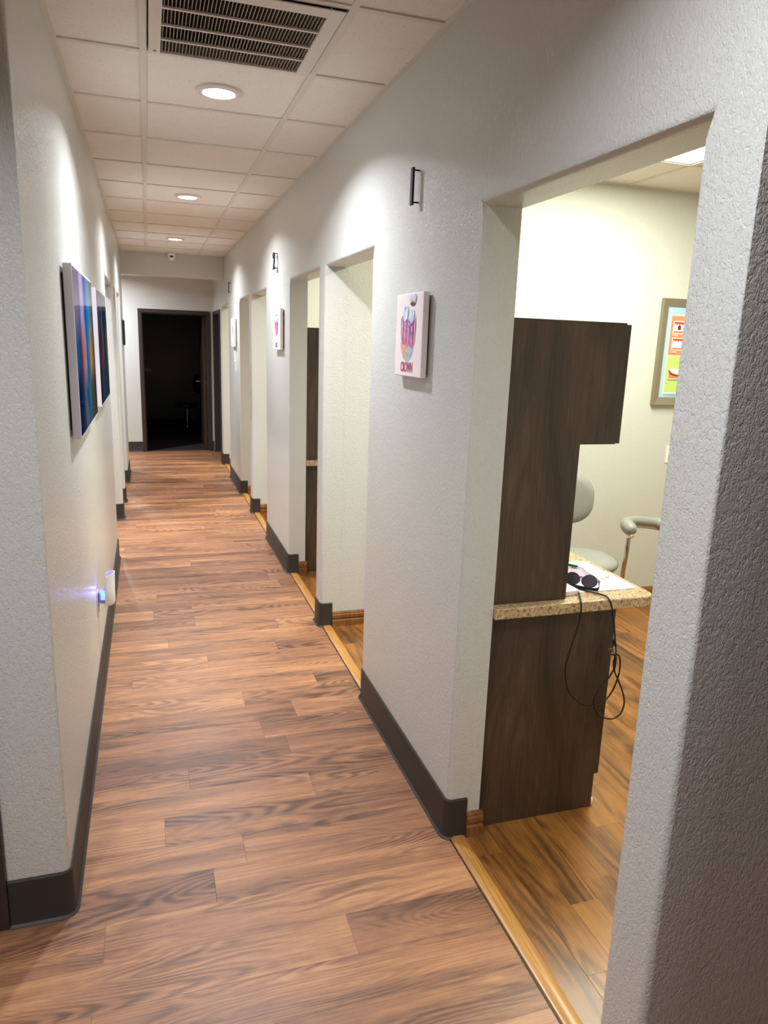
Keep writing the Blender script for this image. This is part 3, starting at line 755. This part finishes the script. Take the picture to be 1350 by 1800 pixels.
bm = B(); tube(bm, catmull([px(a, b, Z=ZT+.009) for a, b in ((1014, 1013), (1030, 1016), (1046, 1015), (1060, 1015), (1071, 1014))], 5), .0014, 8); wpart('arm', bm, M_chrome, t, 60)
bm = B(); tube(bm, catmull([px(a, b, Z=ZT+.009) for a, b in ((1020, 1014), (1040, 1016), (1052, 1018), (1062, 1017), (1071, 1014.5))], 5), .0012, 8); wpart('arm', bm, M_chrome, t, 60)
# sunglasses
gc = px(1018, 1034, Z=ZT)
t = thing('sunglasses', gc, 'dark sunglasses lying on the worktop beside black cable', 'sunglasses')
ax = Vector((.72, -.69, 0)).normalized(); bk = Vector((.69, .72, 0)).normalized(); up = Vector((0, 0, 1))
def G(u, v, w): return ax*u + bk*w + up*v
upt = (up*.80+bk*.6).normalized()
bm = B()
for s in (-1, 1):
    c = ax*(s*.031) + upt*.027 + up*.004
    ring = []
    for k in range(24):
        a = 2*PI*k/24; ru = .027; rv = .023*(1+.12*math.sin(a)); q = c + ax*(ru*math.cos(a)) + upt*(rv*math.sin(a)) ; ring.append(q)
    nrm = ax.cross(upt); A = [bm.verts.new(q) for q in ring]; Bv = [bm.verts.new(q+nrm*.002) for q in ring]
    bm.faces.new(A); bm.faces.new(Bv[::-1])
    for k in range(24): bm.faces.new((A[k], A[(k+1) % 24], Bv[(k+1) % 24], Bv[k]))
part('lenses', bm, M_lens, t)
bm = B()
for s in (-1, 1):
    c = ax*(s*.031) + upt*.027 + up*.004
    tube(bm, [c+ax*(0.0275*math.cos(2*PI*k/24))+upt*(0.0235*(1+.12*math.sin(2*PI*k/24))*math.sin(2*PI*k/24)) for k in range(25)], .0016, 8)
tube(bm, [ax*-.006+upt*.038+up*.004, upt*.042+up*.004, ax*.006+upt*.038+up*.004], .0018, 8)
part('rim', bm, M_black, t, 60)
for s in (-1, 1):
    a = ax*(s*.064)+upt*.036+up*.002; b = ax*(s*.066)-bk*.006+up*.010; c = ax*(-s*.035)-bk*(.012+.010*(s > 0))+up*.006
    bm = B(); pts = catmull([a, b, (b+c)/2+up*.001, c], 6)
    for i in range(len(pts)-1):
        p, q = pts[i], pts[i+1]
        hgt = .0055 if i > 4 else .004
        d_ = (q-p).normalized(); sdir = d_.cross(up); sdir = sdir.normalized() if sdir.length > 1e-4 else ax
        v = [bm.verts.new(w_+sdir*o1+up*o2) for w_ in (p, q) for o1 in (-.0012, .0012) for o2 in (-hgt, hgt)]
        for f in ((0,1,3,2), (4,6,7,5), (0,4,5,1), (2,3,7,6), (0,2,6,4), (1,5,7,3)): bm.faces.new([v[i_] for i_ in f])
    part('temple', bm, M_black, t)
# white control box with a blue logo mark, mostly behind the tall panel
t = thing('control_unit', (1.36, 2.105, ZT), 'low white device with a pale blue round mark at the panel edge', 'device')
bm = B(); prism(bm, rounded([(1.354, 2.092, .004), (1.425, 2.100, .012), (1.418, 2.20, .02), (1.356, 2.21, .01)]), 'z', ZT, ZT+.018); wpart('housing', bm, M_white, t, 40, .004)
bm = B(); lathe(bm, [(.0001, 0), (.017, 0), (.017, .0012), (.0001, .0012)], 24, c=(1.379, 2.145, ZT+.0182)); wpart('blue_mark', bm, M_blue, t, 40)
# black cable in loops over the front edge
YK = 2.018
def P2(l, Yk=YK): return [px(a, b, Y=Yk) for a, b in l]
t = thing('light_cable', px(1021, 1062, Y=YK), 'black cable looped over the worktop edge in front of the dark cabinet', 'cable')
top1 = [px(a, b, Z=ZT+.005) for a, b in ((996, 1011), (1004, 1019), (1011.5, 1030.5), (1017, 1041))]
loop1 = P2(((1021.6, 1060), (1021.5, 1074), (1019, 1090), (1013, 1111), (1005.5, 1133), (1000, 1150), (994.5, 1172), (994.5, 1196), (999, 1213), (1008, 1226), (1024, 1238), (1036, 1240.5), (1050, 1238), (1066, 1228.5), (1076, 1215), (1083, 1200), (1088, 1184), (1090, 1168), (1089, 1155), (1085.5, 1150.5), (1081, 1151)), YK-.004)
bm = B(); tube(bm, catmull(top1+[px(1020.5, 1052.5, Z=ZT+.006)]+loop1, 6), .0030, 8); wpart('cord', bm, M_cable, t, 60)
top2 = [px(a, b, Z=ZT+.005) for a, b in ((1000, 1028), (1014, 1034), (1030, 1038.5), (1046, 1042), (1057, 1045.2))]
loop2 = P2(((1072.5, 1057), (1077, 1074), (1079, 1092), (1081, 1120), (1082.5, 1147), (1081.5, 1160), (1079, 1176), (1073, 1187), (1066, 1197), (1057, 1208), (1048, 1221), (1043.5, 1235), (1046, 1247), (1053, 1256), (1064, 1262.5), (1078, 1263), (1090, 1255), (1096, 1242), (1097, 1228), (1093, 1212), (1086, 1194), (1080.5, 1180), (1080, 1165), (1081.5, 1150)))
bm = B(); tube(bm, catmull(top2+[px(1066, 1048.5, Z=ZT+.006)]+loop2, 6), .0030, 8); wpart('cord', bm, M_cable, t, 60)
bm = B(); tube(bm, P2(((1082.5, 1154), (1080.5, 1164), (1079.5, 1177)), YK), .005, 10, radii=[.0045, .007, .004]); wpart('strain_relief', bm, M_cable, t, 60)
bm = B(); tube(bm, P2(((1078.5, 1135), (1079, 1146.5)), YK-.006), .0055, 12); tube(bm, P2(((1084.5, 1134), (1084.5, 1141)), YK-.004), .0035, 10); wpart('plug', bm, M_chrome, t, 60)
bm = B(); tube(bm, P2(((1075.5, 1151), (1086, 1150.5)), YK-.002), .0032, 8); wpart('clip', bm, M_cable, t, 60)

# ------------------------------------------------------------------ poster in the nearest room
t = thing('framed_poster', (3.45, 4.05, 1.365), 'framed dental poster with orange and green panels on the room wall', 'poster')
x0, x1, z0, z1 = 3.140, 3.66, 1.365, 2.038; fw = .048
bm = B()
for (a, b, c, d_), (A_, B_, C_, D_) in (
    (((x0, z0), (x0, z1), (x0+fw, z1-fw), (x0+fw, z0+fw)), (0,)*4), (((x1, z1), (x1, z0), (x1-fw, z0+fw), (x1-fw, z1-fw)), (0,)*4),
    (((x0, z1), (x1, z1), (x1-fw, z1-fw), (x0+fw, z1-fw)), (0,)*4), (((x1, z0), (x0, z0), (x0+fw, z0+fw), (x1-fw, z0+fw)), (0,)*4)):
    o = [bm.verts.new((p[0], y, p[1])) for y, p in ((4.018, a), (4.018, b), (4.034, c), (4.034, d_))]
    q = [bm.verts.new((p[0], 4.0495, p[1])) for p in (a, b, c, d_)]
    bm.faces.new(o); bm.faces.new(q)
    for k in range(4): bm.faces.new((o[k], o[(k+1) % 4], q[(k+1) % 4], q[k]))
wpart('frame', bm, M_pframe, t)
C_ = {k: plain('poster_'+k, v, .3, vary=.01) for k, v in dict(sky=srgb(176, 206, 226), cream=srgb(248, 240, 220), orange=srgb(236, 146, 112), green=srgb(196, 216, 120), white=srgb(246, 244, 240), red=srgb(214, 84, 54), dark=srgb(96, 40, 28), coral=srgb(226, 130, 96), blue=srgb(70, 110, 170)).items()}
order = list(C_)
bm = B(); n_ = [0]
def pr(a, b, c, d_, k):
    n_[0] += 1; y = 4.040-.00012*n_[0]
    f = bm.faces.new([bm.verts.new((X, y, Z)) for X, Z in ((a, c), (b, c), (b, d_), (a, d_))]); f.material_index = order.index(k)
def pp(pts, k):
    n_[0] += 1; y = 4.040-.00012*n_[0]
    f = bm.faces.new([bm.verts.new((X, y, Z)) for X, Z in pts]); f.material_index = order.index(k)
pr(x0+fw, x1-fw, z0+fw, z1-fw, 'sky')
px0 = 3.225
pr(px0-.006, 3.60, 1.440, 1.94, 'cream')
pr(px0, 3.594, 1.684, 1.934, 'orange'); pr(px0, 3.594, 1.446, 1.678, 'green')
for z in (1.82, 1.715):
    for k in range(3):
        a = px0+.018+k*.118
        pr(a, a+.1, z, z+.082, 'cream'); pr(a+.006, a+.094, z+.006, z+.076, 'coral')
        pr(a+.006, a+.094, z+.052, z+.076, 'red'); pr(a+.006, a+.094, z+.018, z+.054, 'white')
        for q in range(4): pp([(a+.008+q*.022+.009*math.cos(w_*PI/6)+.009, z+.054+.009*math.sin(w_*PI/6)) for w_ in range(12)], 'white')
        if z > 1.8 and k == 0: pp([(a+.036, z+.026), (a+.060, z+.026), (a+.060, z+.048), (a+.048, z+.058), (a+.036, z+.048)], 'dark')
    pr(px0+.018, px0+.06, z-.012, z-.007, 'cream')
for k in range(2):
    a = px0+.012+k*.18
    pr(a, a+.16, 1.530, 1.60, 'cream')
    pp([(a+.006, 1.594), (a+.154, 1.594), (a+.154, 1.536), (a+.006, 1.536)], 'coral')
    pp([(a+.006, 1.594), (a+.02, 1.575), (a+.05, 1.562), (a+.08, 1.558), (a+.154, 1.556), (a+.154, 1.550), (a+.07, 1.550), (a+.03, 1.558), (a+.006, 1.578)], 'dark')
    pp([(a+.012, 1.596), (a+.03, 1.576), (a+.06, 1.566), (a+.09, 1.563), (a+.154, 1.562), (a+.154, 1.596)], 'white')
pr(px0+.004, px0+.022, 1.514, 1.519, 'cream')
pr(px0, px0+.012, 1.427, 1.431, 'blue'); pr(px0+.018, px0+.25, 1.4275, 1.4305, 'blue')
wpart('printed_sheet', bm, [C_[k] for k in order], t)
bm = B(); box(bm, x0+fw-.004, x1-fw+.004, 4.0405, 4.046, z0+fw-.004, z1-fw+.004); wpart('backing', bm, C_['sky'], t)

# ------------------------------------------------------------------ stools
def superlathe(bm, prof, ex=1, n=36): lathe(bm, prof, n)
def stool(loc, rz, uph, label, seat_z, back, arm):
    t = thing('stool', loc, label, 'stool', rz=rz)
    bm = B(); lathe(bm, [(.0001, seat_z), (.13, seat_z-.001), (.185, seat_z-.007), (.207, seat_z-.022), (.212, seat_z-.042), (.203, seat_z-.060), (.175, seat_z-.072), (.0001, seat_z-.074)], 44); part('seat', bm, uph, t, 80)
    bm = B(); lathe(bm, [(.0001, seat_z-.074), (.12, seat_z-.076), (.10, seat_z-.092), (.0001, seat_z-.094)], 24); box(bm, -.035, .035, -.02, .20, seat_z-.098, seat_z-.082); part('seat_plate', bm, M_steel, t, 40)
    bm = B(); tube(bm, [(0, 0, .09), (0, 0, .26)], .026, 18); tube(bm, [(0, 0, .26), (0, 0, seat_z-.09)], .014, 16); part('gas_lift', bm, M_chrome, t, 50)
    bm = B(); lathe(bm, [(.0001, .075), (.04, .075), (.042, .11), (.032, .125), (.0001, .125)], 24)
    for k in range(5):
        a = 2*PI*k/5+.15
        tube(bm, [Vector((math.cos(a)*r, math.sin(a)*r, z)) for r, z in ((.02, .105), (.12, .105), (.19, .088), (.235, .066))], .015, 8, radii=[.02, .018, .014, .011])
    bs = part('star_base', bm, M_steel, t, 60)
    for k in range(5):
        a = 2*PI*k/5+.15; c = Vector((math.cos(a)*.235, math.sin(a)*.235, 0)); w_ = Vector((-math.sin(a), math.cos(a), 0))
        bm = B()
        for s in (-1, 1):
            tube(bm, [c+w_*(s*.007)+Vector((0, 0, .026)), c+w_*(s*.019)+Vector((0, 0, .026))], .025, 16)
        tube(bm, [c+Vector((0, 0, .03)), c+Vector((0, 0, .068))], .006, 8)
        part('caster', bm, M_black, bs, 40)
    if back:
        cz, ry, rw, rh = back
        bm = B(); N = 20; grid = []
        for side in (0, 1):
            g = []
            for i in range(9):
                rr = i/8; ringv = []
                for k in range(40):
                    a = 2*PI*k/40; e = 2.6
                    cx = math.copysign(abs(math.cos(a))**(2/e), math.cos(a)); sz = math.copysign(abs(math.sin(a))**(2/e), math.sin(a))
                    x = rw*rr*cx; z = rh*rr*sz*(1+.0*cx)
                    th = .030*math.sqrt(max(0, 1-rr**3.2))
                    curve = -(x*x)*1.4
                    ringv.append((x, ry+curve+(th if side else -th), cz+z))
                g.append(ringv)
            grid.append(g)
        V = {}
        def vv(s, i, k):
            key = (s if i < 8 else 0, i, k % 40) if i else (s, 0, 0)
            if key not in V: V[key] = bm.verts.new(grid[s][i][k % 40])
            return V[key]
        for s in (0, 1):
            for i in range(8):
                for k in range(40):
                    q = [vv(s, i, k), vv(s, i+1, k), vv(s, i+1, k+1), vv(s, i, k+1)]
                    q = [v_ for n__, v_ in enumerate(q) if v_ not in q[:n__]]
                    if len(q) > 2: bm.faces.new(q)
        part('backrest', bm, uph, t, 80)
        bm = B(); tube(bm, catmull([(0, .16, seat_z-.09), (0, ry-.01, seat_z-.088), (0, ry+.052, seat_z-.05), (0, ry+.052, cz-.04), (0, ry+.034, cz)], 6), .011, 10); part('back_post', bm, M_steel, t, 60)
    if arm:
        padp, postp = arm
        bm = B(); pts = catmull(padp, 8); n = len(pts)
        rad = [.040*min(1, .55+.6*min(i, n-1-i)/6) if i < 8 or i > n-8 else .031+.009*max(0, 1-(i-8)/10) for i in range(n)]
        tube(bm, pts, .03, 18, radii=rad)
        bmesh.ops.subdivide_edges
        part('arm_pad', bm, uph, t, 80)
        bm = B(); tube(bm, catmull(postp, 8), .0125, 14); part('arm_post', bm, M_chrome, t, 60)
        bm = B(); a = Vector(padp[0])+Vector((.0, .0, -.033)); 
        tube(bm, [Vector(p)+Vector((0, 0, -.034)) for p in catmull(padp, 4)], .012, 8); part('arm_bracket', bm, M_cream, t, 60)
    return t
SL = Vector((2.425, 3.585, 0))
pad = [px(a, b, Y=y)-SL for a, b, y in ((1113, 934, 3.40), (1104, 926, 3.46), (1101, 920, 3.54), (1110, 915.5, 3.62), (1126, 915.5, 3.65), (1150, 918, 3.65), (1185, 926, 3.60))]
post = [px(a, b, Y=y)-SL for a, b, y in ((1105, 946, 3.43), (1101, 972, 3.43), (1096, 1000, 3.45), (1090, 1022, 3.47))]
post += [Vector((.15, -.06, .415)), Vector((.05, -.02, .415))]
stool(SL, 0, M_uph, 'grey dental stool with curved arm rest behind the nearest worktop', .51, (.800, .215, .165, .155), (pad, post))
stool((.64, 13.75, 0), math.radians(-75), M_uph_d, 'black stool on a steel star base in the dark room', .52, (.86, .215, .17, .17), None)
# dim fitting on the wall of the dark room
t = thing('wall_hook', (-.10, 14.2, 1.06), 'small grey metal fitting on the wall of the dark room', 'wall fitting')
t.location = px(259, 650, Y=15.79)
bm = B(); box(bm, -.07, .07, -.02, .0, -.03, .03); part('wall_plate', bm, M_steel, t, bevel=.004)
bm = B(); tube(bm, [(-.04, -.02, 0), (-.04, -.07, 0), (.06, -.07, .005)], .012, 10); part('hook', bm, M_steel, t, 60)

# ------------------------------------------------------------------ colour management
scene.view_settings.view_transform = 'Standard'; scene.view_settings.look = 'None'
scene.view_settings.exposure = 0.50; scene.view_settings.gamma = 1.0; scene.view_settings.use_curve_mapping = False
